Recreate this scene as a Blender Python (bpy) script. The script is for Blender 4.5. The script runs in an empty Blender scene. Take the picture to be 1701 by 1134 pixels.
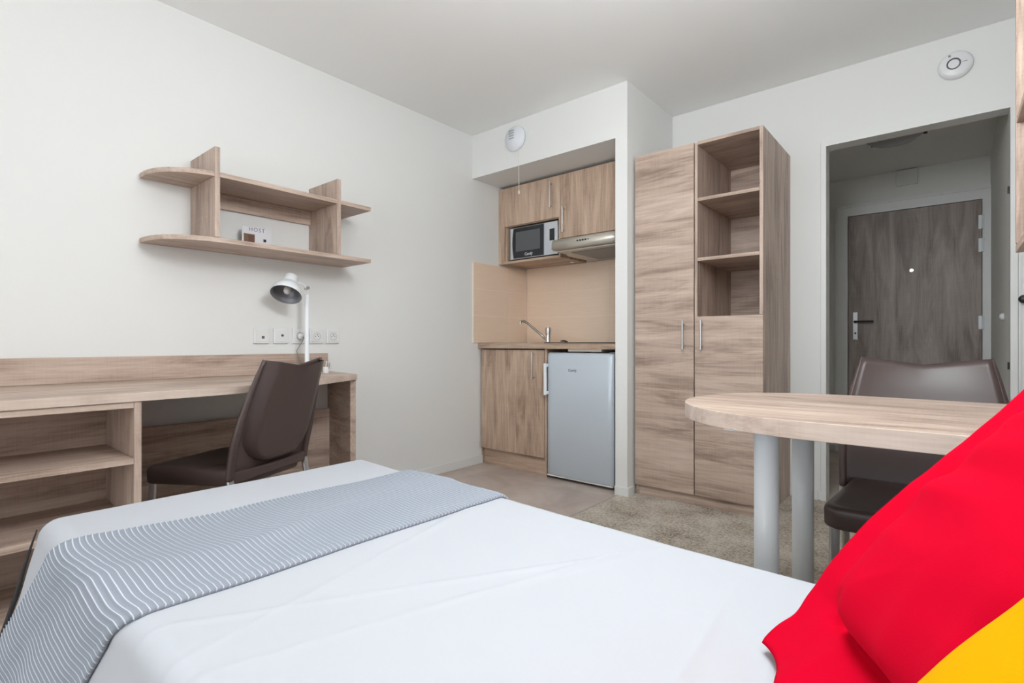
import bpy, bmesh, math, random
from mathutils import Vector, Matrix, noise

SC = bpy.context.scene
COL = SC.collection
# ------------------------------------------------------------------ camera
YAW = 0.7024
FPX = 863.25
cd = bpy.data.cameras.new('camera'); cam = bpy.data.objects.new('camera', cd); COL.objects.link(cam)
cam.location = (0, 0, 0.93)
cam.rotation_euler = (math.pi/2, 0, YAW)
cd.sensor_width = 36; cd.lens = 36*FPX/1701
cd.shift_y = 2.2/1701
cd.clip_start = 0.01
SC.camera = cam
# ------------------------------------------------------------------ world / exposure
SC.view_settings.view_transform = 'Standard'
SC.view_settings.look = 'None'
SC.view_settings.gamma = 1
SC.view_settings.use_curve_mapping = False
SC.view_settings.exposure = -0.28
w = bpy.data.worlds.new('world'); SC.world = w; w.use_nodes = True
bg = w.node_tree.nodes['Background']
bg.inputs[0].default_value = (0.90, 0.95, 1.0, 1)
bg.inputs[1].default_value = 4.5
# daylight portal in the big window behind the camera
WY = -3.00                      # inner face of the window wall
def portal(name, loc, rot, sx, sy):
    l = bpy.data.lights.new(name, 'AREA'); l.shape = 'RECTANGLE'; l.size = sx; l.size_y = sy
    l.cycles.is_portal = True
    o = bpy.data.objects.new(name, l); COL.objects.link(o); o.location = loc; o.rotation_euler = rot
    return o
portal('window_portal', (-0.89, WY-0.17, 1.25), (math.pi/2, 0, 0), 2.65, 2.32)
# second light: an added fill globe, unseen above the bed, built further down
FILL_STRENGTH = 34.0

# ------------------------------------------------------------------ materials
def srgb(r, g, b):
    f = lambda c: (c/255/12.92) if c/255 <= 0.04045 else ((c/255+0.055)/1.055)**2.4
    return (f(r), f(g), f(b), 1)
def mat(name, col, rough=0.5, metal=0.0, spec=0.5, coat=0):
    m = bpy.data.materials.new(name); m.use_nodes = True
    b = m.node_tree.nodes['Principled BSDF']
    b.inputs['Base Color'].default_value = col
    b.inputs['Roughness'].default_value = rough
    b.inputs['Metallic'].default_value = metal
    b.inputs['Specular IOR Level'].default_value = spec
    b.inputs['Coat Weight'].default_value = coat
    return m
def N(m, t, **kw):
    n = m.node_tree.nodes.new(t)
    for k, v in kw.items(): setattr(n, k, v)
    return n
def L(m, a, b): m.node_tree.links.new(a, b)
def bump(m, height, strength, dist=0.002):
    b = N(m, 'ShaderNodeBump'); b.inputs['Strength'].default_value = strength; b.inputs['Distance'].default_value = dist
    L(m, height, b.inputs['Height']); L(m, b.outputs[0], m.node_tree.nodes['Principled BSDF'].inputs['Normal'])
def ramp(m, fac, stops):
    r = N(m, 'ShaderNodeValToRGB'); cr = r.color_ramp
    while len(cr.elements) < len(stops): cr.elements.new(0.5)
    for e, (p, c) in zip(cr.elements, stops): e.position = p; e.color = c
    L(m, fac, r.inputs[0]); return r
def wood(name, axis, tone=1.0, c0=(146, 125, 112), c1=(185, 163, 148), c2=(210, 190, 175), rough=0.45, warm=(1, 1, 1)):
    """sonoma oak laminate with the grain along one axis"""
    m = mat(name, srgb(180, 155, 135), rough, 0, 0.35)
    tc = N(m, 'ShaderNodeTexCoord'); oi = N(m, 'ShaderNodeObjectInfo')
    add = N(m, 'ShaderNodeVectorMath', operation='ADD')
    mul = N(m, 'ShaderNodeMath', operation='MULTIPLY'); mul.inputs[1].default_value = 37.0
    L(m, oi.outputs['Random'], mul.inputs[0]); L(m, tc.outputs['Object'], add.inputs[0]); L(m, mul.outputs[0], add.inputs[1])
    def noise_n(along, across, sc, det, rough_, dist):
        mp = N(m, 'ShaderNodeMapping'); s = [across]*3; s[axis] = along; mp.inputs['Scale'].default_value = s
        L(m, add.outputs[0], mp.inputs[0])
        n = N(m, 'ShaderNodeTexNoise'); n.inputs['Scale'].default_value = sc; n.inputs['Detail'].default_value = det
        n.inputs['Roughness'].default_value = rough_; n.inputs['Distortion'].default_value = dist
        L(m, mp.outputs[0], n.inputs['Vector']); return n.outputs['Fac']
    big = noise_n(0.9, 7.0, 1.7, 5, 0.62, 0.9)
    fine = noise_n(3.0, 85.0, 1.5, 3, 0.6, 0.1)
    saw = noise_n(160.0, 6.0, 1.0, 2, 0.5, 0.0)
    k = N(m, 'ShaderNodeMath', operation='MULTIPLY_ADD'); k.inputs[1].default_value = 0.38; L(m, fine, k.inputs[0]); L(m, big, k.inputs[2])
    k2 = N(m, 'ShaderNodeMath', operation='MULTIPLY_ADD'); k2.inputs[1].default_value = 0.09; L(m, saw, k2.inputs[0]); L(m, k.outputs[0], k2.inputs[2])
    t = lambda c: tuple(min(1, v*tone*wm) for v, wm in zip(srgb(*c)[:3], warm))+(1,)
    r = ramp(m, k2.outputs[0], [(0.54, t(c0)), (0.72, t(c1)), (0.95, t(c2))])
    L(m, r.outputs[0], m.node_tree.nodes['Principled BSDF'].inputs['Base Color'])
    bump(m, k2.outputs[0], 0.12, 0.001)
    return m
WX = wood('wood_x', 0); WYm = wood('wood_y', 1); WZ = wood('wood_z', 2)
KX = wood('kitchen_wood_x', 0, 1.0, warm=(1.04, 0.99, 0.91)); KZ = wood('kitchen_wood_z', 2, 1.0, warm=(1.04, 0.99, 0.91))
EDGE = wood('edge_band_wood', 0, 1.0, c0=(182, 161, 147), c1=(203, 184, 170), c2=(216, 199, 186)); EDGEY = wood('edge_band_wood_y', 1, 1.0, c0=(182, 161, 147), c1=(203, 184, 170), c2=(216, 199, 186))
DOORM = wood('entry_door_wood', 2, 1.12, c0=(120, 108, 102), c1=(150, 138, 130), c2=(172, 160, 152))

def paint(name, col, rough=0.65):
    m = mat(name, col, rough, 0, 0.3)
    n = N(m, 'ShaderNodeTexNoise'); n.inputs['Scale'].default_value = 260; n.inputs['Detail'].default_value = 2
    tc = N(m, 'ShaderNodeTexCoord'); L(m, tc.outputs['Object'], n.inputs['Vector'])
    bump(m, n.outputs['Fac'], 0.06, 0.001)
    return m
PAINT = paint('wall_paint', (0.81, 0.81, 0.792, 1))
HALLP = paint('hall_paint', (0.90, 0.895, 0.85, 1))
CEIL = paint('ceiling_paint', (0.93, 0.932, 0.92, 1), 0.8)
TRIM = mat('white_gloss_paint', (0.80, 0.80, 0.78, 1), 0.35)
WHITE = mat('white_plastic', (0.82, 0.82, 0.83, 1), 0.35)
WHITEMET = mat('white_lacquered_metal', (0.90, 0.94, 0.97, 1), 0.3)
STEEL = mat('brushed_steel', (0.62, 0.62, 0.63, 1), 0.32, 1.0)
CHROME = mat('chrome', (0.75, 0.75, 0.76, 1), 0.12, 1.0)
DARKMET = mat('dark_metal', (0.05, 0.05, 0.055, 1), 0.4, 0.5)
BLACK = mat('black_plastic', (0.015, 0.015, 0.017, 1), 0.35)
BLACKGL = mat('black_glass', (0.02, 0.022, 0.025, 1), 0.12)
GREYWIN = mat('grey_mesh_glass', (0.10, 0.105, 0.11, 1), 0.3)
PLASTIC = mat('brown_chair_plastic', (0.075, 0.050, 0.045, 1), 0.38, 0, 0.5)
FRIDGE = mat('silver_fridge_paint', (0.58, 0.64, 0.70, 1), 0.35, 0.15)
HOODM = mat('champagne_hood_metal', (0.58, 0.54, 0.47, 1), 0.36, 0.4)
HOODF = mat('hood_filter_mesh', (0.30, 0.30, 0.30, 1), 0.5, 0.6)
MWSILV = mat('microwave_silver', (0.62, 0.65, 0.69, 1), 0.35, 0.3)
GREY = mat('grey_marks', (0.30, 0.29, 0.28, 1), 0.5)
GREYD = mat('dark_grey_marks', (0.10, 0.10, 0.11, 1), 0.5)
VIOLET = mat('violet_print', (0.16, 0.11, 0.30, 1), 0.5)
PAPER = mat('white_paper', (0.78, 0.77, 0.80, 1), 0.6)
LAMPIN = mat('lamp_shade_inside', (0.20, 0.20, 0.22, 1), 0.4, 0.5)
BULB = mat('frosted_bulb', (0.75, 0.75, 0.75, 1), 0.3)
HOBM = mat('hob_glass', (0.02, 0.02, 0.02, 1), 0.15)
IVORY = mat('ivory_cord', (0.78, 0.72, 0.64, 1), 0.5)
BEDBASE = mat('bed_base_fabric', (0.035, 0.033, 0.035, 1), 0.8)
LIGHTGL = mat('opal_glass', (0.42, 0.42, 0.43, 1), 0.25)

def tile_mat():
    m = mat('beige_wall_tile', srgb(222, 195, 168), 0.25, 0, 0.5)
    tc = N(m, 'ShaderNodeTexCoord')
    n = N(m, 'ShaderNodeTexNoise'); n.inputs['Scale'].default_value = 6; n.inputs['Detail'].default_value = 4
    mp = N(m, 'ShaderNodeMapping'); mp.inputs['Scale'].default_value = (1, 1, 14)
    L(m, tc.outputs['Object'], mp.inputs[0]); L(m, mp.outputs[0], n.inputs['Vector'])
    r = ramp(m, n.outputs['Fac'], [(0.3, srgb(240, 214, 189)), (0.7, srgb(243, 219, 196))])
    L(m, r.outputs[0], m.node_tree.nodes['Principled BSDF'].inputs['Base Color'])
    return m
TILE = tile_mat()
GROUT = mat('tile_grout', srgb(248, 230, 212), 0.7)

def vinyl_mat():
    m = mat('vinyl_floor', srgb(150, 138, 130), 0.38, 0, 0.4)
    tc = N(m, 'ShaderNodeTexCoord')
    n = N(m, 'ShaderNodeTexNoise'); n.inputs['Scale'].default_value = 3.2; n.inputs['Detail'].default_value = 7; n.inputs['Roughness'].default_value = 0.6
    n.inputs['Distortion'].default_value = 0.5
    L(m, tc.outputs['Object'], n.inputs['Vector'])
    r = ramp(m, n.outputs['Fac'], [(0.3, srgb(172, 155, 145)), (0.5, srgb(190, 174, 164)), (0.72, srgb(208, 196, 188))])
    L(m, r.outputs[0], m.node_tree.nodes['Principled BSDF'].inputs['Base Color'])
    return m
def carpet_mat():
    m = mat('beige_carpet', srgb(165, 152, 135), 0.95, 0, 0.1)
    tc = N(m, 'ShaderNodeTexCoord')
    a = N(m, 'ShaderNodeTexNoise'); a.inputs['Scale'].default_value = 4.5; a.inputs['Detail'].default_value = 5; a.inputs['Roughness'].default_value = .65
    b = N(m, 'ShaderNodeTexNoise'); b.inputs['Scale'].default_value = 75; b.inputs['Detail'].default_value = 5; b.inputs['Roughness'].default_value = .8
    for n in (a, b): L(m, tc.outputs['Object'], n.inputs['Vector'])
    k = N(m, 'ShaderNodeMixRGB'); k.inputs[0].default_value = 0.62; L(m, a.outputs['Fac'], k.inputs[1]); L(m, b.outputs['Fac'], k.inputs[2])
    r = ramp(m, k.outputs[0], [(0.38, srgb(132, 115, 98)), (0.49, srgb(206, 193, 177)), (0.63, srgb(240, 232, 221))])
    L(m, r.outputs[0], m.node_tree.nodes['Principled BSDF'].inputs['Base Color'])
    bump(m, b.outputs['Fac'], 1.0, 0.012)
    return m
VINYL = vinyl_mat(); CARPET = carpet_mat()
def sheet_mat():
    m = mat('white_cotton', (0.52, 0.535, 0.57, 1), 0.75, 0, 0.2)
    tc = N(m, 'ShaderNodeTexCoord')
    mp = N(m, 'ShaderNodeMapping'); mp.inputs['Scale'].default_value = (1.0, 1.6, 1); mp.inputs['Rotation'].default_value = (0, 0, 0.5)
    n = N(m, 'ShaderNodeTexNoise'); n.inputs['Scale'].default_value = 2.6; n.inputs['Detail'].default_value = 3; n.inputs['Distortion'].default_value = 0.4
    L(m, tc.outputs['Object'], mp.inputs[0]); L(m, mp.outputs[0], n.inputs['Vector'])
    bump(m, n.outputs['Fac'], 0.5, 0.012)
    return m
SHEET = sheet_mat()
def cloth(name, col):
    m = mat(name, col, 0.9, 0, 0.04)
    n = N(m, 'ShaderNodeTexNoise'); n.inputs['Scale'].default_value = 420; n.inputs['Detail'].default_value = 2
    tc = N(m, 'ShaderNodeTexCoord'); L(m, tc.outputs['Object'], n.inputs['Vector'])
    bump(m, n.outputs['Fac'], 0.15, 0.001)
    return m
RED = cloth('red_cotton', (0.60, 0.0006, 0.020, 1)); YELLOW = cloth('yellow_cotton', (0.68, 0.345, 0.001, 1))
def runner_mat():
    m = mat('grey_ribbed_cloth', srgb(150, 160, 176), 0.85, 0, 0.15)
    uv = N(m, 'ShaderNodeUVMap'); uv.uv_map = 'UVMap'
    sp = N(m, 'ShaderNodeSeparateXYZ'); L(m, uv.outputs[0], sp.inputs[0])
    fr = N(m, 'ShaderNodeMath', operation='FRACT'); L(m, sp.outputs[0], fr.inputs[0])
    r = ramp(m, fr.outputs[0], [(0.0, srgb(222, 227, 236)), (0.08, srgb(222, 227, 236)), (0.20, srgb(153, 159, 169)), (0.92, srgb(153, 159, 169)), ])
    e = r.color_ramp.elements.new(1.0); e.color = srgb(222, 227, 236)
    n = N(m, 'ShaderNodeTexNoise'); n.inputs['Scale'].default_value = 500
    tc = N(m, 'ShaderNodeTexCoord'); L(m, tc.outputs['Object'], n.inputs['Vector'])
    mx = N(m, 'ShaderNodeMixRGB', blend_type='MULTIPLY'); mx.inputs[0].default_value = 0.35
    r2 = ramp(m, n.outputs['Fac'], [(0.3, (0.7, 0.7, 0.7, 1)), (0.6, (1, 1, 1, 1))])
    L(m, r.outputs[0], mx.inputs[1]); L(m, r2.outputs[0], mx.inputs[2])
    L(m, mx.outputs[0], m.node_tree.nodes['Principled BSDF'].inputs['Base Color'])
    return m
RUNNER = runner_mat()
def pane_mat():
    m = bpy.data.materials.new('window_glass'); m.use_nodes = True; nt = m.node_tree; nt.nodes.clear()
    t = nt.nodes.new('ShaderNodeBsdfTransparent'); g = nt.nodes.new('ShaderNodeBsdfGlossy'); g.inputs['Roughness'].default_value = 0.02
    mx = nt.nodes.new('ShaderNodeMixShader'); mx.inputs[0].default_value = 0.05; o = nt.nodes.new('ShaderNodeOutputMaterial')
    nt.links.new(t.outputs[0], mx.inputs[1]); nt.links.new(g.outputs[0], mx.inputs[2]); nt.links.new(mx.outputs[0], o.inputs[0])
    return m
PANE = pane_mat()

# ------------------------------------------------------------------ helpers
def base_of(p):
    while p.parent: p = p.parent
    return Vector(p.location)
def thing(name, label, cat, loc=(0, 0, 0), rz=0, group=None):
    o = bpy.data.objects.new(name, None); COL.objects.link(o); o.empty_display_size = 0.05
    o.location = loc; o.rotation_euler = (0, 0, rz); o['label'] = label; o['category'] = cat
    if group: o['group'] = group
    return o
def obj(name, bm, m, parent=None, local=False, smooth=False, bevel=0.0, label=None, seg=2):
    """link a bmesh as one object; geometry is in world metres unless local"""
    if parent is not None and not local:
        bmesh.ops.translate(bm, verts=bm.verts, vec=-base_of(parent))
    bmesh.ops.recalc_face_normals(bm, faces=bm.faces)
    me = bpy.data.meshes.new(name); bm.to_mesh(me); bm.free()
    ms = m if isinstance(m, (list, tuple)) else [m]
    for q in ms: me.materials.append(q)
    if smooth:
        for p in me.polygons: p.use_smooth = True
    o = bpy.data.objects.new(name, me); COL.objects.link(o)
    if parent is not None: o.parent = parent
    if bevel:
        b = o.modifiers.new('bevel', 'BEVEL'); b.width = bevel; b.segments = seg; b.limit_method = 'ANGLE'; b.angle_limit = math.radians(40)
    if label: o['label'] = label
    return o
def tag(o, label, cat, group=None):
    o['label'] = label; o['category'] = cat
    if group: o['group'] = group
    return o
def struct(name, bm, m, bevel=0):
    o = obj(name, bm, m, bevel=bevel); o['kind'] = 'structure'; return o
def box(x0, x1, y0, y1, z0, z1, bm=None):
    bm = bm or bmesh.new()
    v = [bm.verts.new((x, y, z)) for x in (x0, x1) for y in (y0, y1) for z in (z0, z1)]
    for f in ((0, 1, 3, 2), (4, 6, 7, 5), (0, 4, 5, 1), (2, 3, 7, 6), (0, 2, 6, 4), (1, 5, 7, 3)):
        bm.faces.new([v[i] for i in f])
    return bm
def cyl(p0, p1, r0, r1=None, n=24, bm=None, caps=True):
    bm = bm or bmesh.new(); r1 = r0 if r1 is None else r1
    p0 = Vector(p0); p1 = Vector(p1); ax = (p1-p0).normalized()
    u = ax.orthogonal().normalized(); v = ax.cross(u)
    a = [bm.verts.new(p0+(u*math.cos(t)+v*math.sin(t))*r0) for t in [2*math.pi*i/n for i in range(n)]]
    b = [bm.verts.new(p1+(u*math.cos(t)+v*math.sin(t))*r1) for t in [2*math.pi*i/n for i in range(n)]]
    for i in range(n): bm.faces.new((a[i], a[(i+1) % n], b[(i+1) % n], b[i]))
    if caps: bm.faces.new(a[::-1]); bm.faces.new(b)
    return bm
def tube(pts, r, n=10, bm=None):
    bm = bm or bmesh.new(); pts = [Vector(p) for p in pts]; rs = r if isinstance(r, (list, tuple)) else [r]*len(pts)
    rings = []; up = None
    for i, p in enumerate(pts):
        t = (pts[min(i+1, len(pts)-1)]-pts[max(i-1, 0)]).normalized()
        if up is None: up = t.orthogonal().normalized()
        up = (up-t*up.dot(t)).normalized(); s = t.cross(up)
        rings.append([bm.verts.new(p+(up*math.cos(a)+s*math.sin(a))*rs[i]) for a in [2*math.pi*k/n for k in range(n)]])
    for A, B in zip(rings, rings[1:]):
        for k in range(n): bm.faces.new((A[k], A[(k+1) % n], B[(k+1) % n], B[k]))
    bm.faces.new(rings[0][::-1]); bm.faces.new(rings[-1])
    return bm
def lathe(prof, origin, axis=(0, 0, 1), n=32, bm=None):
    """prof: (radius, height) pairs along axis"""
    bm = bm or bmesh.new(); ax = Vector(axis).normalized(); u = ax.orthogonal().normalized(); v = ax.cross(u); o = Vector(origin)
    rings = []
    for r, h in prof:
        if r < 1e-6: rings.append([bm.verts.new(o+ax*h)])
        else: rings.append([bm.verts.new(o+ax*h+(u*math.cos(a)+v*math.sin(a))*r) for a in [2*math.pi*k/n for k in range(n)]])
    for A, B in zip(rings, rings[1:]):
        for k in range(n):
            a0, a1 = A[k % len(A)], A[(k+1) % len(A)]; b0, b1 = B[k % len(B)], B[(k+1) % len(B)]
            fs = []
            for q in (a0, a1, b1, b0):
                if q not in fs: fs.append(q)
            if len(fs) > 2: bm.faces.new(fs)
    return bm
def slab(poly, z0, z1, bm=None, band=False):
    bm = bm or bmesh.new()
    a = [bm.verts.new((x, y, z0)) for x, y in poly]; b = [bm.verts.new((x, y, z1)) for x, y in poly]
    n = len(poly)
    bm.faces.new(a[::-1]); bm.faces.new(b)
    for i in range(n): bm.faces.new((a[i], a[(i+1) % n], b[(i+1) % n], b[i]))
    bm.faces.ensure_lookup_table()
    if band:
        for f in bm.faces[2:]: f.material_index = 1
    return bm
def text(name, body, size, m, M, parent, depth=0.0006, shear=0, local=False, space=1.0):
    cu = bpy.data.curves.new(name, 'FONT'); cu.body = body; cu.size = size; cu.align_x = 'CENTER'; cu.align_y = 'CENTER'
    cu.extrude = depth; cu.shear = shear; cu.space_character = space
    t = bpy.data.objects.new(name, cu); COL.objects.link(t)
    dg = bpy.context.evaluated_depsgraph_get(); me = bpy.data.meshes.new_from_object(t.evaluated_get(dg))
    bpy.data.objects.remove(t); bm = bmesh.new(); bm.from_mesh(me); bmesh.ops.transform(bm, matrix=M, verts=bm.verts)
    return obj(name, bm, m, parent, local=local)
def bar_handle(x, y, z0, z1, parent, r=0.006, out=0.028, m=None, gap=0.02):
    """vertical bar handle on a face looking to -y"""
    bm = cyl((x, y-out, z0), (x, y-out, z1), r, n=14)
    for z in (z0+gap, z1-gap): cyl((x, y, z), (x, y-out, z), r*0.75, n=10, bm=bm)
    return obj('handle', bm, m or STEEL, parent, smooth=False, label='brushed metal bar handle')
FACE_NY = Matrix(((1, 0, 0, 0), (0, 0, -1, 0), (0, 1, 0, 0), (0, 0, 0, 1)))   # text lying in xy -> facing -y
FACE_PX = Matrix(((0, 0, 1, 0), (1, 0, 0, 0), (0, 1, 0, 0), (0, 0, 0, 1)))    # facing +x

# ------------------------------------------------------------------ room shell
XL, YS, YB, XP0, XP1, HC = -2.784, 2.822, 3.484, -1.564, -1.484, 2.50
XR = 0.46
ZS = 2.176
OX0, OX1, OZ = -0.578, 0.238, 2.09          # opening to the hall
HXL, HXR, HY, HZ = -0.95, 0.218, 5.20, 2.312
struct('floor', box(XL-0.1, XR+0.1, WY-0.2, 3.66, -0.1, 0.0), VINYL)
struct('floor_carpet', box(-1.54, XR, WY, YB, 0.0005, 0.012), CARPET)
struct('floor_hall', box(HXL, HXR, YB+0.001, HY, 0.0005, 0.010), VINYL)
bm = box(-1.546, -1.538, 0.3, YS-0.02, 0.0, 0.0135); struct('trim_1', bm, mat('floor_strip', srgb(170, 160, 150), 0.5))
struct('ceiling', box(XL-0.1, XR+0.1, WY-0.2, 3.66, HC, HC+0.1), CEIL)
struct('wall_left', box(XL-0.12, XL, WY-0.2, 3.7, 0, HC), PAINT)
struct('wall_right', box(XR, XR+0.12, WY-0.2, YB, 0, HC), PAINT)
# kitchen alcove: back, pier, soffit
struct('wall_kitchen', box(XL, XP0, YB, YB+0.1, 0, ZS), PAINT)
struct('wall_pier', box(XP0, XP1, YS, YB+0.1, 0, HC), PAINT)
struct('wall_soffit', box(XL, XP0, YS, YB+0.1, ZS, HC), PAINT)
bm = box(XP1, OX0-0.004, YB, YB+0.08, 0, HC); box(OX1+0.004, XR+0.12, YB, YB+0.08, 0, HC, bm); box(OX0-0.004, OX1+0.004, YB, YB+0.08, OZ+0.004, HC, bm)
struct('wall_back', bm, PAINT)
# window wall behind the camera with a wide opening
wx0, wx1, wz0, wz1 = -2.20, 0.42, 0.10, 2.40
bm = box(XL, wx0, WY-0.18, WY, 0, HC); box(wx1, XR, WY-0.18, WY, 0, HC, bm); box(wx0, wx1, WY-0.18, WY, 0, wz0, bm); box(wx0, wx1, WY-0.18, WY, wz1, HC, bm)
struct('wall_window', bm, PAINT)
bm = bmesh.new()
for x in (wx0, (wx0+wx1)/2-0.03, wx1-0.06): box(x, x+0.06, WY-0.12, WY-0.06, wz0, wz1, bm)
box(wx0, wx1, WY-0.12, WY-0.06, wz0, wz0+0.06, bm); box(wx0, wx1, WY-0.12, WY-0.06, wz1-0.06, wz1, bm)
wf = struct('window_1', bm, TRIM)
p = obj('pane', box(wx0+0.06, wx1-0.06, WY-0.092, WY-0.088, wz0+0.06, wz1-0.06), PANE, wf)
# hall
struct('wall_hall_left', box(HXL-0.1, HXL, YB+0.08, HY, 0, HZ+0.1), HALLP)
struct('wall_hall_right', box(HXR, HXR+0.1, YB+0.08, HY, 0, HZ+0.1), HALLP)
struct('wall_hall_end', box(HXL-0.1, HXR+0.1, HY, HY+0.1, 0, HZ+0.1), HALLP)
struct('ceiling_hall', box(HXL-0.1, HXR+0.1, YB+0.08, HY+0.1, HZ, HZ+0.1), HALLP)
# opening frame (lining + architrave)
bm = bmesh.new(); fy0, fy1, t_ = YB-0.012, YB+0.092, 0.022
box(OX0-0.004, OX0+t_, fy0, fy1, 0, OZ-t_, bm); box(OX1-t_, OX1+0.004, fy0, fy1, 0, OZ-t_, bm); box(OX0-0.004, OX1+0.004, fy0, fy1, OZ-t_, OZ+0.002, bm)
struct('trim_2', bm, TRIM)
bm = bmesh.new()       # thin strips of the frame's cover moulding
a_ = 0.012
box(OX0-0.004-a_, OX0-0.006, YB-0.006, YB-0.0005, 0.06, OZ+0.004, bm); box(OX1+0.006, OX1+0.004+a_, YB-0.006, YB-0.0005, 0.06, OZ+0.004, bm); box(OX0-0.004-a_, OX1+0.004+a_, YB-0.006, YB-0.0005, OZ+0.004, OZ+0.004+a_, bm)
struct('trim_3', bm, TRIM)
# hinges left on the right jamb
for z in (1.66, 0.80):
    h = obj('hinge', cyl((OX1-t_-0.004, YB+0.03, z), (OX1-t_-0.004, YB+0.03, z+0.035), 0.004, n=12), DARKMET)
    tag(h, 'upper dark hinge pin on the right side of the hall opening' if z > 1 else 'lower dark hinge pin on the right side of the hall opening', 'hinge')
# baseboards
def skirt(name, x0, x1, y0, y1, h=0.062): struct(name, box(x0, x1, y0, y1, 0.0, h), TRIM, bevel=0.003)
skirt('baseboard_left', XL, XL+0.012, 1.66, 2.93)
bm = box(XP0, XP1+0.012, YS-0.012, YS, 0, 0.062); box(XP1, XP1+0.012, YS, 2.885, 0, 0.062, bm)
struct('baseboard_pier', bm, TRIM, bevel=0.002)
skirt('baseboard_back', -0.745, OX0-0.02, YB-0.012, YB)
skirt('baseboard_hall', HXL, -0.76, HY-0.012, HY)
skirt('baseboard_right', XR-0.012, XR, 2.0, YB)
# tiled splashback
def tiles(name, plane, a0, a1, z0, z1, seams_a, seams_z):
    bm = bmesh.new(); g = 0.0016
    A = [a0]+seams_a+[a1]; Z = [z0]+seams_z+[z1]
    for i in range(len(A)-1):
        for j in range(len(Z)-1):
            if plane == 'x': box(XL+0.002, XL+0.009, A[i]+g, A[i+1]-g, Z[j]+g, Z[j+1]-g, bm)
            else: box(A[i]+g, A[i+1]-g, YB-0.009, YB-0.002, Z[j]+g, Z[j+1]-g, bm)
    for f in bm.faces: f.material_index = 0
    k = len(bm.faces)
    if plane == 'x': box(XL, XL+0.0075, a0, a1, z0, z1, bm)
    else: box(a0, a1, YB-0.0075, YB, z0, z1, bm)
    bm.faces.ensure_lookup_table()
    for f in bm.faces[k:]: f.material_index = 1
    o = obj(name, bm, [TILE, GROUT]); o['kind'] = 'structure'
tiles('wall_tiles_left', 'x', YS+0.003, YB-0.009, 0.929, 1.545, [3.22], [1.14, 1.345])
tiles('wall_tiles_back', 'y', XL+0.009, XP0, 0.929, 1.556, [-2.37, -1.97], [1.14, 1.345])

# ------------------------------------------------------------------ entry door
d1 = obj('door_1', box(-0.664, 0.168, HY-0.045, HY-0.02, 0.012, 1.985), DOORM, bevel=0.002); d1['kind'] = 'structure'
obj('handle_plate', box(-0.632, -0.596, HY-0.053, HY-0.0455, 0.955, 1.185), STEEL, d1, bevel=0.003, label='satin metal handle plate')
bm = cyl((-0.612, HY-0.053, 1.105), (-0.612, HY-0.095, 1.105), 0.009, n=14); tube([(-0.612, HY-0.095, 1.105), (-0.56, HY-0.098, 1.105), (-0.485, HY-0.092, 1.104)], 0.008, 10, bm)
obj('handle', bm, DARKMET, d1, smooth=True, label='lever handle')
obj('keyhole', cyl((-0.613, HY-0.0535, 1.01), (-0.613, HY-0.056, 1.01), 0.008, n=14), DARKMET, d1)
obj('peephole', cyl((-0.242, HY-0.046, 1.5), (-0.242, HY-0.052, 1.5), 0.013, n=18), mat('peephole_brass', (0.8, 0.78, 0.72, 1), 0.25, 0.3), d1)
for z in (1.77, 1.60, 1.03):
    bm = box(0.150, 0.182, HY-0.053, HY-0.0455, z, z+0.10); cyl((0.174, HY-0.056, z), (0.174, HY-0.056, z+0.10), 0.007, n=10, bm=bm)
    obj('hinge', bm, WHITEMET, d1)
bm = bmesh.new()
box(-0.740, -0.668, HY-0.05, HY, 0.0, 1.989, bm); box(0.172, HXR, HY-0.05, HY, 0, 1.989, bm); box(-0.740, HXR, HY-0.05, HY, 1.989, 2.062, bm)
box(-0.755, -0.740, HY-0.06, HY, 0, 2.062, bm); box(-0.755, HXR, HY-0.06, HY, 2.062, 2.08, bm)
struct('trim_4', bm, TRIM)
# white boxes of the hall
t = thing('junction_box', 'square white cover plate high above the entry door', 'cover plate', (-0.27, HY, 2.26))
obj('cover', box(-0.341, -0.204, HY-0.03, HY-0.001, 2.185, 2.306), TRIM, t, bevel=0.004)
t = thing('ceiling_light', 'round unlit ceiling light in the dark hall', 'ceiling light', (-0.29, 4.22, HZ))
obj('base', lathe([(0, 0), (0.175, 0), (0.175, -0.012), (0, -0.012)], (-0.29, 4.22, HZ)), TRIM, t)
obj('diffuser', lathe([(0.165, -0.012), (0.155, -0.035), (0.12, -0.06), (0.06, -0.075), (0, -0.08)], (-0.29, 4.22, HZ)), LIGHTGL, t, smooth=True)
for a in (0.3, 2.4, 4.5):
    px, py = -0.29+0.168*math.cos(a), 4.22+0.168*math.sin(a)
    obj('clip', box(px-0.01, px+0.01, py-0.01, py+0.01, HZ-0.035, HZ-0.005), DARKMET, t)
t = thing('door_stop', 'small round white knob on the right wall of the hall', 'wall stop', (HXR, 3.90, 1.073))
obj('disc', lathe([(0, 0), (0.019, 0), (0.019, 0.01), (0.013, 0.018), (0, 0.02)], (HXR-0.0005, 3.90, 1.073), (-1, 0, 0)), WHITE, t, smooth=True)
t = thing('wall_hook', 'dark round knob on the wall right of the hall opening', 'coat hook', (0.262, YB, 1.138))
obj('knob', lathe([(0, 0), (0.008, 0), (0.008, 0.02), (0.02, 0.024), (0.02, 0.034), (0, 0.036)], (0.262, YB-0.0005, 1.138), (0, -1, 0)), DARKMET, t, smooth=True)

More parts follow.
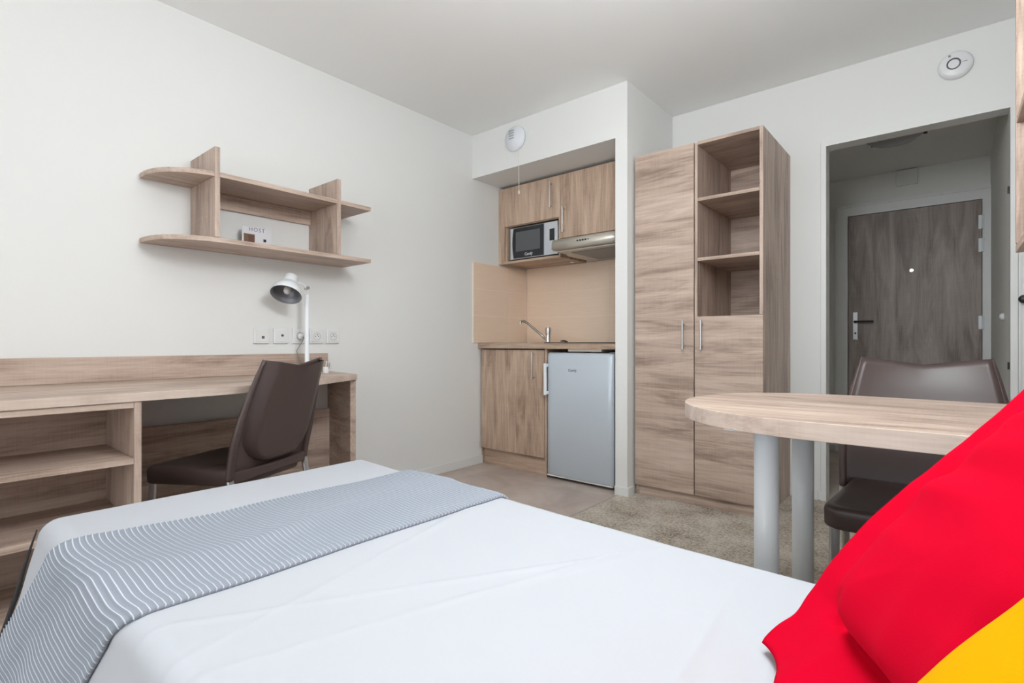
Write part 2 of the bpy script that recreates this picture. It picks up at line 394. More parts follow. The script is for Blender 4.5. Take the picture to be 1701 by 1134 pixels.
# ------------------------------------------------------------------ smoke detector and extractor vent
t = thing('smoke_detector', 'round white smoke detector on the wall above the hall opening', 'smoke detector', (0.013, YB, 2.340))
c = (0.013, YB-0.0005, 2.340)
obj('body', lathe([(0, 0), (0.068, 0), (0.070, 0.012), (0.066, 0.026), (0.055, 0.034), (0, 0.036)], c, (0, -1, 0), 48), WHITE, t, smooth=True)
obj('test_button', lathe([(0.022, 0.0355), (0.0285, 0.0365), (0.0285, 0.0385), (0.0235, 0.0385), (0.0235, 0.0365)], (c[0]-0.006, c[1], c[2]), (0, -1, 0), 40), GREYD, t, label='dark ring of the test button')
obj('logo', box(-0.014, -0.004, YB-0.038, YB-0.0365, 2.378, 2.388), GREY, t)
obj('slot', box(0.040, 0.060, YB-0.0365, YB-0.033, 2.3395, 2.3415), GREY, t)
t = thing('extractor_vent', 'round white extractor vent with pull cord on the bulkhead over the kitchen', 'vent', (-2.352, YS, 2.369))
c = (-2.352, YS-0.0005, 2.369)
obj('body', lathe([(0, 0), (0.088, 0), (0.088, 0.012), (0.080, 0.026), (0.0, 0.030)], c, (0, -1, 0), 48), mat('vent_white', (0.80, 0.82, 0.87, 1), 0.35), t, smooth=True)
bm = bmesh.new()
for k in range(4): box(-2.392, -2.348, YS-0.0325, YS-0.029, 2.366+k*0.018, 2.374+k*0.018, bm)
obj('grille', bm, mat('grille_grey', (0.42, 0.44, 0.42, 1), 0.5), t, label='four dark grille slots')
obj('cord', tube([(-2.310, YS-0.02, 2.30), (-2.309, YS-0.021, 2.15), (-2.308, YS-0.02, 1.995)], 0.0016, 8), IVORY, t)
obj('cord_pull', lathe([(0, -0.026), (0.006, -0.020), (0.0075, -0.01), (0.004, 0.004), (0, 0.006)], (-2.308, YS-0.02, 1.99)), IVORY, t, smooth=True)

# added globe light, unseen above the frame, brightens ceiling and far walls
t = thing('added_fill_lamp', 'added fill light shaped as a white globe lamp, out of view above the bed', 'lamp', (-0.42, 1.00, HC))
gm = bpy.data.materials.new('fill_globe'); gm.use_nodes = True; gb = gm.node_tree.nodes['Principled BSDF']
gb.inputs['Emission Color'].default_value = (0.91, 0.965, 1.0, 1); gb.inputs['Emission Strength'].default_value = FILL_STRENGTH
obj('ceiling_rose', lathe([(0, -0.0005), (0.05, -0.0005), (0.045, -0.03), (0, -0.03)], (-0.42, 1.00, HC)), TRIM, t)
obj('cord', cyl((-0.42, 1.00, 2.17), (-0.42, 1.00, HC-0.03), 0.004, n=10), TRIM, t)
obj('globe', lathe([(0.24*math.sin(math.pi*k/24), -0.24*math.cos(math.pi*k/24)) for k in range(25)], (-0.42, 1.00, 1.93), n=40), gm, t, smooth=True)

# ------------------------------------------------------------------ wall shelf (shape shared by the two shelves)
def wall_shelf(root, X0, sgn, y0, y1, posts, zb, zt, top, depth, curve=True):
    """X0 wall face, sgn +1 grows to +x; boards with one rounded end at y0"""
    def board():
        pts = [(X0+sgn*0.001, y1), (X0+sgn*depth, y1)]
        if curve:
            yc = y0+0.26
            for k in range(0, 15):
                a = math.pi/2*k/14
                pts.append((X0+sgn*(0.012+(depth-0.012)*math.cos(a)**0.8), yc-(yc-y0)*math.sin(a)))
        else: pts.append((X0+sgn*depth, y0))
        pts.append((X0+sgn*0.001, y0)); return pts
    obj('lower_board', slab(board(), zb, zb+0.021), WYm, root, bevel=0.001)
    obj('upper_board', slab(board(), zt, zt+0.021), WYm, root, bevel=0.001)
    for y in posts:
        e = 0.0015
        for (za, zc) in ():
            pass
        xs = sorted((X0+sgn*0.001, X0+sgn*(depth+e)))
        bm = box(xs[0], xs[1], y, y+0.022, zb+0.0215, zt-0.0005)
        box(xs[0], xs[1], y, y+0.022, zt+0.0215, top, bm)
        xf = sorted((X0+sgn*(depth+0.0002), X0+sgn*(depth+e)))
        box(xf[0], xf[1], y, y+0.022, zt-0.0005, zt+0.0215, bm)
        obj('post', bm, WZ, root, bevel=0.001)
    xs = sorted((X0+sgn*0.001, X0+sgn*0.02))
    obj('back_rail', box(xs[0], xs[1], posts[0]+0.0225, posts[1]-0.0005, zt-0.075, zt-0.0005), WYm, root, bevel=0.001)
t = thing('wall_shelf', 'two-tier oak shelf with rounded left end on the wall above the desk', 'shelf', (XL, 1.2, 1.38))
wall_shelf(t, XL, 1, 0.700, 1.715, (0.905, 1.505), 1.378, 1.669, 1.800, 0.295)
t = thing('wall_shelf', 'oak shelf at the right edge hanging above the dining table', 'shelf', (XR, 1.5, 1.18))
wall_shelf(t, XR, -1, 0.95, 2.065, (1.20, 2.02), 1.187, 1.545, 2.10, XR-0.139, curve=False)
# leaflet leaning on the lower board
t = thing('leaflet', 'small white leaflet with photos standing on the lower shelf board', 'leaflet', (-2.73, 1.19, 1.40))
zl = 1.3995
obj('page', box(-2.7225, -2.720, 1.116, 1.262, zl, 1.520), PAPER, t, bevel=0.0004)
text('lettering', 'HOST', 0.027, VIOLET, Matrix.Translation((-2.7196, 1.189, 1.507)) @ FACE_PX, t, 0.0003, space=1.25)
PB = mat('photo_brown', srgb(120, 92, 66), 0.6); PD = mat('photo_dark', srgb(48, 40, 38), 0.6); PM = mat('photo_maroon', srgb(110, 70, 66), 0.6)
bm = box(-2.7199, -2.7194, 1.124, 1.178, zl+0.004, 1.483); obj('photo', bm, PB, t)
obj('photo_figure', box(-2.7193, -2.7190, 1.146, 1.174, zl+0.022, 1.478), PM, t)
obj('photo', box(-2.7199, -2.7194, 1.196, 1.208, zl+0.016, zl+0.028), PD, t)
obj('photo', box(-2.7199, -2.7194, 1.222, 1.246, zl+0.004, zl+0.042), PD, t)
obj('photo', box(-2.7199, -2.7194, 1.222, 1.236, zl+0.052, zl+0.066), PD, t)

# ------------------------------------------------------------------ desk
t = thing('desk', 'long oak desk with raised back panel along the left wall', 'desk', (-2.45, 0.8, 0))
front = [(-2.08, -0.60), (-2.08, 0.0), (-2.08, 0.45), (-2.085, 0.70), (-2.105, 0.88), (-2.145, 1.05), (-2.205, 1.20), (-2.275, 1.32), (-2.345, 1.44), (-2.425, 1.585)]
def smooth_curve(P, n=5):
    out = []
    for i in range(len(P)-1):
        p0 = P[max(i-1, 0)]; p1 = P[i]; p2 = P[i+1]; p3 = P[min(i+2, len(P)-1)]
        for k in range(n):
            s = k/n
            out.append(tuple(0.5*((2*p1[j])+(-p0[j]+p2[j])*s+(2*p0[j]-5*p1[j]+4*p2[j]-p3[j])*s*s+(-p0[j]+3*p1[j]-3*p2[j]+p3[j])*s**3) for j in range(2)))
    out.append(P[-1]); return out
obj('desktop', slab(smooth_curve(front)+[(XL+0.002, 1.650), (XL+0.002, -0.60)], 0.7335, 0.763, band=True), [WYm, EDGEY], t, bevel=0.0015)
obj('back_panel', box(XL+0.001, XL+0.021, -0.60, 1.612, 0.7635, 0.870), WYm, t, bevel=0.0015)
obj('side_panel', slab([(-2.445, 1.556), (-2.436, 1.584), (XL+0.002, 1.648), (XL+0.002, 1.620)], 0.0, 0.733), WX, t, bevel=0.001)
obj('modesty_panel', box(XL+0.014, XL+0.033, 0.535, 1.618, 0.08, 0.550), WYm, t, bevel=0.001)
# open shelving under the desktop
t = thing('shelving_unit', 'open oak shelving unit under the left part of the desk', 'shelf unit', (-2.3, 0.0, 0))
UX0, UX1 = -2.46, -2.086
obj('side_panel', box(UX0, UX1, 0.510, 0.531, 0.0, 0.733), WZ, t, bevel=0.001)
obj('side_panel', box(UX0, UX1, -0.45, -0.429, 0.0, 0.733), WZ, t, bevel=0.001)
for z in (0.7125, 0.525, 0.317, 0.075): obj('shelf', box(UX0+0.01, UX1-0.001, -0.4285, 0.5095, z, z+0.0205), WYm, t, bevel=0.001)
obj('back', box(UX0, UX0+0.009, -0.4285, 0.5095, 0.0, 0.733), WYm, t)
obj('plinth', box(UX1-0.045, UX1-0.03, -0.4285, 0.5095, 0.0, 0.075), WYm, t)

# ------------------------------------------------------------------ wall sockets
def socket(y, kind, label):
    z = 0.967; t = thing('wall_socket', label, 'socket', (XL, y, z), group='row of white wall sockets above the desk')
    obj('plate', box(XL+0.0005, XL+0.011, y-0.041, y+0.041, z-0.041, z+0.041), WHITE, t, bevel=0.003)
    obj('insert', box(XL+0.011, XL+0.014, y-0.031, y+0.031, z-0.031, z+0.031), TRIM, t, bevel=0.002)
    if kind in (0, 1):
        q = (y+0.006, z-0.008) if kind == 0 else (y+0.004, z+0.003)
        obj('jack', box(XL+0.014, XL+0.0155, q[0]-0.007, q[0]+0.007, q[1]-0.007, q[1]+0.007) if kind == 0 else cyl((XL+0.014, q[0], q[1]), (XL+0.018, q[0], q[1]), 0.0065, n=14), GREYD, t, label='small dark jack')
    else:
        obj('well', lathe([(0.021, 0.0141), (0.0225, 0.0150), (0.0205, 0.0150), (0.019, 0.0142)], (XL, y, z), (1, 0, 0), 28), mat('socket_shadow_line', (0.55, 0.55, 0.55, 1), 0.5), t)
        bm = cyl((XL+0.014, y-0.009, z), (XL+0.0145, y-0.009, z), 0.003, n=10); cyl((XL+0.014, y+0.009, z), (XL+0.0145, y+0.009, z), 0.003, n=10, bm=bm)
        cyl((XL+0.014, y, z+0.009), (XL+0.019, y, z+0.009), 0.0028, n=10, bm=bm)
        obj('contacts', bm, GREYD, t)
for y, k, lb in ((1.237, 0, 'white wall plate with a square dark jack, leftmost of the row of five'),
                 (1.342, 1, 'white wall plate with a round dark jack, second from left in the row of five'),
                 (1.447, 2, 'white power socket with the lamp plug in it, middle of the row of five'),
                 (1.548, 2, 'empty white power socket right behind the lamp pole, fourth in the row'),
                 (1.650, 2, 'empty white power socket at the right end of the row of five')):
    socket(y, k, lb)

# ------------------------------------------------------------------ desk lamp
t = thing('desk_lamp', 'white metal desk lamp with dome shade standing on the desk', 'lamp', (-2.66, 1.43, 0.763))
lx, ly = -2.66, 1.428
obj('base', lathe([(0, 0.0005), (0.075, 0.0005), (0.075, 0.012), (0.068, 0.018), (0.015, 0.022), (0, 0.022)], (lx, ly, 0.763)), WHITEMET, t, smooth=False)
obj('pole', cyl((lx, ly, 0.784), (lx, ly, 1.190), 0.0115, n=18), WHITEMET, t, smooth=False)
sh_ax = Vector((0.36, -0.42, -0.83)).normalized()       # the way the shade opens
sc_ = Vector((-2.635, 1.325, 1.262))                    # neck of the shade
bm = tube([(lx, ly, 1.185), (lx, ly, 1.215), (-2.652, 1.405, 1.243), tuple(sc_+sh_ax*0.01)], 0.006, 10)
obj('arm', bm, WHITEMET, t, smooth=True)
obj('knob', cyl((lx-0.02, ly+0.004, 1.225), (lx+0.02, ly-0.004, 1.225), 0.009, n=14), GREY, t, label='grey tilt knob')
prof = [(0, -0.018), (0.030, -0.018), (0.035, -0.012), (0.035, 0.020), (0.037, 0.030), (0.052, 0.045), (0.067, 0.070), (0.076, 0.100), (0.0765, 0.104)]
obj('lamp_shade', lathe(prof, sc_, sh_ax, 40), WHITEMET, t, smooth=True)
obj('shade_lining', lathe([(0.0, 0.030), (0.028, 0.032), (0.050, 0.050), (0.0645, 0.074), (0.0735, 0.1035), (0.0765, 0.1042)], sc_, sh_ax, 40), LAMPIN, t, smooth=True, label='dark grey inside of the shade')
obj('bulb', lathe([(0, 0.095), (0.012, 0.092), (0.018, 0.082), (0.018, 0.066), (0.012, 0.050), (0.011, 0.031)], sc_, sh_ax, 24), BULB, t, smooth=True)
pl = thing('lamp_plug', 'white plug with thin white cable hanging from the middle wall socket', 'plug', (XL, 1.447, 0.967))
obj('plug_body', lathe([(0, 0.0155), (0.019, 0.0155), (0.019, 0.030), (0.013, 0.048), (0, 0.050)], (XL, 1.447, 0.967), (1, 0, 0)), WHITE, pl, smooth=True)
obj('cable', tube([(-2.737, 1.447, 0.965), (-2.725, 1.440, 0.945), (-2.738, 1.425, 0.91), (-2.748, 1.415, 0.885), (-2.752, 1.43, 0.84), (-2.75, 1.45, 0.80), (-2.75, 1.47, 0.769), (-2.75, 1.50, 0.768), (-2.74, 1.53, 0.768)], 0.0025, 8), GREY, pl, smooth=True)
t = thing('phone_charger', 'small white adapter with cable lying on the desk beside the lamp', 'charger', (-2.60, 1.46, 0.763))
obj('body', box(-2.612, -2.588, 1.492, 1.516, 0.7635, 0.800), WHITE, t, bevel=0.004)
obj('cable', tube([(-2.600, 1.504, 0.800), (-2.604, 1.510, 0.822), (-2.64, 1.53, 0.830), (-2.70, 1.57, 0.822), (-2.76, 1.622, 0.812), (-2.778, 1.625, 0.78)], 0.0022, 8), WHITE, t, smooth=True)

# ------------------------------------------------------------------ chair
def chair(label, loc, rz):
    root = thing('chair', label, 'chair', loc, rz, group='brown plastic chairs')
    # seat: rounded slab with a skirt, front at -y
    def outline(k, inset):
        pts = []
        hw0, hw1 = 0.215-inset, 0.190-inset       # front / rear half width
        yf, yr = -0.228+inset, 0.195-inset*0.5; r = 0.042-inset*0.2 if inset < 0.05 else 0.04
        for (cx, cy, a0) in ((hw1-r, yr-r, 0), (-(hw1-r), yr-r, 90), (-(hw0-r), yf+r, 180), (hw0-r, yf+r, 270)):
            for j in range(7):
                a = math.radians(a0+90*j/6); pts.append((cx+r*math.cos(a), cy+r*math.sin(a)))
        return pts
    bm = bmesh.new(); rings = []
    for (z, ins) in ((0.384, 0.014), (0.382, 0.006), (0.388, 0.001), (0.432, 0.0), (0.441, 0.003), (0.446, 0.010), (0.444, 0.030), (0.437, 0.080), (0.434, 0.13)):
        rings.append([bm.verts.new((x, y, z+(0.006 if y > 0.1 else 0)*1.0)) for x, y in outline(0, ins)])
    for A, B in zip(rings, rings[1:]):
        for i in range(len(A)): bm.faces.new((A[i], A[(i+1) % len(A)], B[(i+1) % len(A)], B[i]))
    bm.faces.new(rings[0][::-1]); bm.faces.new(rings[-1])
    obj('seat', bm, PLASTIC, root, local=True, smooth=True)
    # back shell
    def hw(t):      # half width along the height
        return 0.222*(1-t)**0 * (1.0 - 0.03*(1-t)**3) + (0.172-0.222)*max(0, (t-0.28)/0.72)**1.5
    def back_pt(s, t):
        z = 0.43+0.435*t
        y = 0.178+0.115*t**1.25+0.028*(1-s*s)*(0.45+0.55*t)
        if t > 0.8: z -= 0.024*((t-0.8)/0.2)*(1-abs(s))**1.15*1.0
        return Vector((hw(t)*s, y, z))
    bm = bmesh.new(); ns, ntt = 20, 18
    G = [[bm.verts.new(back_pt(-1+2*i/ns, j/ntt)) for i in range(ns+1)] for j in range(ntt+1)]
    for j in range(ntt):
        for i in range(ns): bm.faces.new((G[j][i], G[j][i+1], G[j+1][i+1], G[j+1][i]))
    o = obj('backrest', bm, PLASTIC, root, local=True, smooth=True)
    so = o.modifiers.new('thick', 'SOLIDIFY'); so.thickness = 0.007; so.offset = 0
    # raised rear panel with a U-shaped foot
    bm = bmesh.new(); rows = []
    for j in range(19):
        t_ = 0.05+0.935*j/18
        wd = 0.86*math.sqrt(max(0.0, 1-max(0, (0.36-t_)/0.312)**2)) if t_ < 0.36 else 0.86+0.11*(t_-0.36)/0.64
        row = []
        for i in range(15):
            s = -1+2*i/14; sp = s*wd
            p = back_pt(sp, t_); e = min(1, (1-abs(s))*9)*min(1, (t_-0.05)*20)
            row.append(bm.verts.new(p+Vector((0, 0.002+0.036*e, 0))))
        rows.append(row)
    for A, B in zip(rows, rows[1:]):
        for i in range(14): bm.faces.new((A[i], A[i+1], B[i+1], B[i]))
    obj('rear_panel', bm, PLASTIC, root, local=True, smooth=True)
    # moulded ridge on the front following the same U
    pts = []
    for k in range(41):
        q = -1+2*k/40; t_ = 0.05+0.93*min(1, abs(q)*1.25)**1.6 if abs(q) > 0.02 else 0.05
        wd = 0.86*math.sqrt(max(0.0, 1-max(0, (0.36-t_)/0.312)**2)) if t_ < 0.36 else 0.86+0.11*(t_-0.36)/0.64
        pts.append(back_pt(math.copysign(max(wd, 0.02), q), t_)+Vector((0, -0.004, 0)))
    obj('ridge', tube(pts, 0.006, 8), PLASTIC, root, local=True, smooth=True)
    # side rims running down to the rear legs
    for s in (-1, 1):
        pts = [back_pt(s, t_/14) for t_ in range(14, -1, -1)]
        pts = [p+Vector((0, 0.008, 0)) for p in pts]+[Vector((s*0.217, 0.184, 0.417))]
        rs = [0.007+0.008*min(1, k/9) for k in range(len(pts))]
        obj('rim', tube(pts, rs, 12), PLASTIC, root, local=True, smooth=True)
    bm = bmesh.new()
    prev = None
    for i in range(13):
        s = -1+2*i/12; x = s*0.212; y = 0.188+0.022*(1-s*s)
        cur = [bm.verts.new((x, y-0.012, 0.402+0.012*(1-s*s))), bm.verts.new((x, y+0.008, 0.402+0.012*(1-s*s))), bm.verts.new((x, y+0.010, 0.448)), bm.verts.new((x, y-0.012, 0.448))]
        if prev:
            for k in range(4): bm.faces.new((prev[k], prev[(k+1) % 4], cur[(k+1) % 4], cur[k]))
        else: bm.faces.new(cur)
        prev = cur
    bm.faces.new(prev[::-1])
    obj('rear_apron', bm, PLASTIC, root, local=True, smooth=False, bevel=0.004)
    for sx in (-1, 1):
        for fr in (0, 1):
            if fr: p0 = (sx*0.185, -0.205, 0.383); p1 = (sx*0.190, -0.225, 0.012)
            else: p0 = (sx*0.216, 0.186, 0.418); p1 = (sx*0.215, 0.265, 0.012)
            lg = obj('leg', cyl(p0, p1, 0.0135, 0.0125, 18), STEEL, root, local=True, smooth=False, label='silver metal leg')
            obj('foot', cyl((p1[0], p1[1], 0.0132 if False else 0.016), (p1[0], p1[1], 0.0125 if False else 0.001), 0.015, n=16), BLACK, lg, local=True)
    return root
chair('dark brown plastic chair with metal legs seen from behind, tucked under the desk', (-2.300, 0.905, 0.0), math.radians(-64))
chair('dark brown plastic chair facing forward behind the rounded dining table', (-0.075, 1.965, 0.012), 0)

# ------------------------------------------------------------------ dining table
TZ = 0.76
t = thing('dining_table', 'oak table with rounded end on two thick white legs', 'table', (-0.1, 1.63, 0.012))
ty0, ty1 = 1.263, 1.995; yc, hr = (ty0+ty1)/2, (ty1-ty0)/2
pts = [(XR-0.013, ty0)]
pts = [(XR-0.013, ty1)]
for k in range(41):
    a = math.pi/2+math.pi*k/40
    c_, s_ = math.cos(a), math.sin(a)
    pts.append((-0.215+0.405*math.copysign(abs(c_)**0.92, c_), yc+hr*math.copysign(abs(s_)**0.92, s_)))
pts.append((XR-0.013, ty0))
obj('tabletop', slab(pts, TZ-0.040, TZ, band=True), [WX, EDGE], t, bevel=0.0015)
for (x, y) in ((-0.372, 1.475), (-0.350, 1.800)):
    lg = obj('leg', cyl((x, y, 0.022), (x, y, TZ-0.0505), 0.030, n=40), WHITEMET, t, smooth=False)
    for p in lg.data.polygons:
        if len(p.vertices) == 4: p.use_smooth = True
    obj('foot', cyl((x, y, 0.0122), (x, y, 0.0218), 0.034, n=30), GREY, lg)
obj('mounting_plate', box(-0.44, -0.27, 1.345, 1.90, TZ-0.050, TZ-0.0405), WHITEMET, t, bevel=0.002, label='white steel mounting plate')
obj('wall_bracket', box(XR-0.05, XR-0.014, 1.40, 1.86, TZ-0.09, TZ-0.0405), WHITEMET, t, bevel=0.002)

# ------------------------------------------------------------------ wardrobe
t = thing('wardrobe', 'tall oak wardrobe with two doors and three open compartments', 'wardrobe', (-1.11, 3.18, 0.0))
x0, x1, y0, y1, zt = XP1+0.014, -0.745, 2.892, YB-0.002, 2.057
xm = -1.106
cz = 0.012
obj('side_panel', box(x0, x0+0.018, y0+0.019, y1, cz, zt), WX, t, bevel=0.001)
obj('side_panel', box(x1-0.018, x1, y0+0.019, y1, cz, zt), WZ, t, bevel=0.001)
obj('divider', box(xm+0.002, xm+0.018, y0+0.002, y1-0.012, 0.075, zt-0.0185), WZ, t, bevel=0.001)
obj('top', box(x0+0.0185, x1-0.0185, y0+0.019, y1, zt-0.018, zt), WX, t)
obj('back', box(x0+0.0185, x1-0.0185, y1-0.010, y1, 0.075, zt-0.0185), WX, t)
bm = box(x1-0.018, x1, y0, y0+0.0185, 1.079, zt); obj('front_edge', bm, WZ, t, bevel=0.001)
bm = box(xm+0.0185, x1-0.0185, y0, y0+0.0185, zt-0.018, zt); obj('front_edge', bm, WX, t, bevel=0.001)
for z in (1.732, 1.397): obj('shelf', box(xm+0.0185, x1-0.0185, y0+0.001, y1-0.0105, z-0.009, z+0.009), WX, t, bevel=0.001)
obj('shelf', box(xm+0.0185, x1-0.0185, y0+0.019, y1-0.0105, 1.060, 1.077), WX, t)
obj('plinth', box(x0+0.02, x1-0.001, y0+0.020, y0+0.036, cz, 0.0735), WX, t, bevel=0.001)
d = obj('door', box(x0+0.001, xm-0.003, y0, y0+0.0175, 0.075, zt-0.001), WX, t, bevel=0.001)
bar_handle(-1.163, y0, 0.892, 1.056, d)
d = obj('door', box(xm+0.003, x1-0.001, y0, y0+0.0175, 0.075, 1.0765), WX, t, bevel=0.001)
bar_handle(-1.060, y0, 0.892, 1.056, d)

# ------------------------------------------------------------------ kitchen
ky = 2.905
t = thing('base_cabinet', 'oak kitchen base cabinet with one door, left of the small refrigerator', 'cabinet', (-2.47, 3.2, 0.0))
obj('side_panel', box(XL+0.002, XL+0.018, ky+0.019, YB-0.01, 0.0, 0.888), KZ, t)
obj('side_panel', box(-2.158, -2.142, ky-0.002, YB-0.01, 0.0, 0.888), KZ, t, bevel=0.001)
obj('bottom_panel', box(XL+0.0185, -2.1585, ky+0.02, YB-0.01, 0.13, 0.146), KX, t)
d = obj('door', box(XL+0.012, -2.165, ky, ky+0.018, 0.127, 0.880), KZ, t, bevel=0.001)
bar_handle(-2.253, ky, 0.672, 0.866, d, gap=0.015)
obj('plinth', box(XL+0.002, -2.1585, ky+0.028, ky+0.042, 0.0, 0.124), KX, t)
t = thing('side_panel', 'narrow oak end panel right of the refrigerator under the worktop', 'panel', (-1.58, 3.2, 0.0))
obj('panel', box(XP0-0.0175, XP0-0.0015, 2.895, YB-0.01, 0.0, 0.888), KZ, t, bevel=0.001)
t = thing('worktop', 'oak kitchen worktop running wall to wall under the beige tiles', 'worktop', (-2.17, 3.18, 0.888))
obj('board', box(XL+0.001, XP0-0.001, 2.880, YB-0.0095, 0.8885, 0.9265), KX, t, bevel=0.0015)
# sink and tap
t = thing('sink', 'stainless steel sink set in the worktop below the tap', 'sink', (-2.45, 3.18, 0.9265))
bm = bmesh.new()
box(-2.70, -2.29, 2.98, 3.34, 0.9268, 0.9288, bm)
obj('rim', bm, STEEL, t, bevel=0.0005)
t = thing('tap', 'chrome mixer tap with long angled spout at the back of the sink', 'tap', (-2.42, 3.30, 0.9288))
fx, fy, fz = -2.420, 3.30, 0.929
obj('body', lathe([(0, 0), (0.027, 0), (0.027, 0.004), (0.022, 0.008), (0.021, 0.062), (0.0215, 0.064), (0, 0.064)], (fx, fy, fz)), CHROME, t, smooth=False)
obj('lever', lathe([(0, 0.065), (0.0215, 0.065), (0.0225, 0.09), (0.022, 0.118), (0.018, 0.121), (0, 0.121)], (fx, fy, fz)), STEEL, t, smooth=False)
obj('spout', tube([(fx-0.015, fy-0.006, fz+0.028), (fx-0.06, fy-0.02, fz+0.068), (fx-0.12, fy-0.04, fz+0.120), (fx-0.165, fy-0.055, fz+0.158), (fx-0.185, fy-0.062, fz+0.170), (fx-0.205, fy-0.068, fz+0.174), (fx-0.222, fy-0.073, fz+0.170)], [0.010, 0.009, 0.009, 0.009, 0.009, 0.009, 0.009], 12), mat('spout_chrome', (0.42, 0.40, 0.37, 1), 0.18, 1.0), t, smooth=True)
obj('aerator', cyl((fx-0.222, fy-0.073, fz+0.176), (fx-0.224, fy-0.074, fz+0.150), 0.0105, n=16), CHROME, t)
t = thing('hob', 'flat black ceramic hob on the worktop above the refrigerator', 'hob', (-1.90, 3.18, 0.9265))
obj('glass', box(-2.20, -1.60, 2.95, 3.42, 0.9268, 0.9335), HOBM, t, bevel=0.001)
obj('control_housing', box(-1.955, -1.70, 2.888, 3.30, 0.872, 0.8882), HOODM, t, label='metal underside box hanging below the worktop')
t = thing('dark_object', 'small dark object lying on the worktop just right of the tap', 'dark_object', (-2.27, 3.30, 0.9335))  # small black piece, taken for a part of the hob
bm = bmesh.new(); tube([(-2.305, 3.30, 0.941), (-2.285, 3.30, 0.945), (-2.265, 3.305, 0.943), (-2.245, 3.31, 0.938)], [0.003, 0.007, 0.0075, 0.004], 10, bm)
obj('body', bm, BLACK, t, smooth=True)

# refrigerator
t = thing('refrigerator', 'small silver refrigerator standing under the worktop', 'refrigerator', (-1.87, 3.17, 0.0))
rx0, rx1 = -2.128, -1.614; ry = 2.874
obj('body', box(rx0+0.012, rx1+0.012, ry+0.058, YB-0.03, 0.02, 0.845), mat('fridge_body', (0.03, 0.033, 0.04, 1), 0.45), t, bevel=0.004, label='dark refrigerator body')
bm = bmesh.new(); n = 24; cols = []
for i in range(n+1):
    s = -1+2*i/n; x = (rx0+rx1)/2+s*(rx1-rx0)/2
    yf = ry+0.010*s*s + (0.012*max(0, (abs(s)-0.93)/0.07)**2)
    cols.append([bm.verts.new((x, yf+0.004, 0.032)), bm.verts.new((x, yf, 0.038)), bm.verts.new((x, yf, 0.838)), bm.verts.new((x, yf+0.010, 0.858)), bm.verts.new((x, yf+0.022, 0.864)), bm.verts.new((x, ry+0.052, 0.864)), bm.verts.new((x, ry+0.052, 0.032))])
for A, B in zip(cols, cols[1:]):
    for k in range(7): bm.faces.new((A[k], A[(k+1) % 7], B[(k+1) % 7], B[k]))
bm.faces.new(cols[0]); bm.faces.new(cols[-1][::-1])
d = obj('door', bm, FRIDGE, t, smooth=False)
for p in d.data.polygons: p.use_smooth = abs(p.normal.z) < 0.5 and abs(p.normal.x) < 0.9
hx = rx0+0.012
bm = box(hx-0.009, hx+0.009, ry-0.032, ry-0.018, 0.575, 0.790); box(hx-0.008, hx+0.008, ry-0.020, ry+0.008, 0.578, 0.600, bm); box(hx-0.008, hx+0.008, ry-0.020, ry+0.008, 0.765, 0.787, bm)
obj('handle', bm, WHITEMET, d, bevel=0.003, label='light bar handle')
text('logo', 'Candy', 0.026, GREYD, Matrix.Translation((-1.912, ry-0.0008, 0.748)) @ FACE_NY, d, 0.0005, shear=0.15)
obj('trim_strip', box(rx0+0.004, rx1-0.004, ry+0.010, ry+0.050, 0.022, 0.031), TRIM, d)
for x in (rx0+0.03, rx1-0.03): obj('foot', cyl((x, ry+0.09, 0.0), (x, ry+0.09, 0.0198), 0.014, n=14), BLACK, t)
bm = bmesh.new()
for z in (0.60, 0.73): obj('screw', cyl((rx1+0.006, ry+0.0575, z), (rx1+0.006, ry+0.050, z), 0.004, n=10), STEEL, t)

obj('hinge', box(rx1-0.03, rx1+0.012, ry+0.02, ry+0.07, 0.8645, 0.869), GREY, t)

# wall cabinets
uy = 3.121
ux = -2.180
t = thing('wall_cabinet', 'oak wall cabinet with a door above the open microwave niche', 'cabinet', (-2.48, 3.3, 1.556))
obj('filler', box(XL+0.001, -2.722, uy, uy+0.018, 1.558, 2.156), KZ, t, bevel=0.0008)
obj('side_panel', box(-2.7215, -2.7055, uy+0.019, YB-0.01, 1.556, 2.156), KZ, t)
obj('side_panel', box(ux-0.016, ux-0.001, uy+0.003, YB-0.01, 1.556, 2.156), KZ, t, bevel=0.0008)
obj('bottom_panel', box(XL+0.002, ux-0.0165, uy+0.001, YB-0.01, 1.556, 1.574), KX, t, bevel=0.0008)
obj('middle_panel', box(-2.705, ux-0.0165, uy+0.019, YB-0.01, 1.846, 1.862), KX, t)
obj('top_panel', box(-2.705, ux-0.0165, uy+0.019, YB-0.01, 2.14, 2.156), KX, t)
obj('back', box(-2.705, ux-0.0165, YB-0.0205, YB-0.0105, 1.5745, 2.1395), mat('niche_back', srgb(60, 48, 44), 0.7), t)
d = obj('door', box(-2.7205, ux-0.003, uy, uy+0.018, 1.850, 2.155), KZ, t, bevel=0.001)
bar_handle(-2.258, uy, 1.925, 2.118, d, gap=0.015)
t = thing('wall_cabinet', 'oak wall cabinet with a door directly above the range hood', 'cabinet', (-1.88, 3.3, 1.67))
ux1 = XP0-0.003
obj('side_panel', box(ux+0.001, ux+0.016, uy+0.019, YB-0.01, 1.676, 2.156), KZ, t)
obj('side_panel', box(ux1-0.016, ux1, uy+0.019, YB-0.01, 1.676, 2.156), KZ, t)
obj('bottom_panel', box(ux+0.0165, ux1-0.0165, uy+0.019, YB-0.01, 1.676, 1.692), KX, t)
obj('top_panel', box(ux+0.0165, ux1-0.0165, uy+0.019, YB-0.01, 2.14, 2.156), KX, t)
obj('back', box(ux+0.0165, ux1-0.0165, YB-0.0155, YB-0.0105, 1.6925, 2.1395), KX, t)
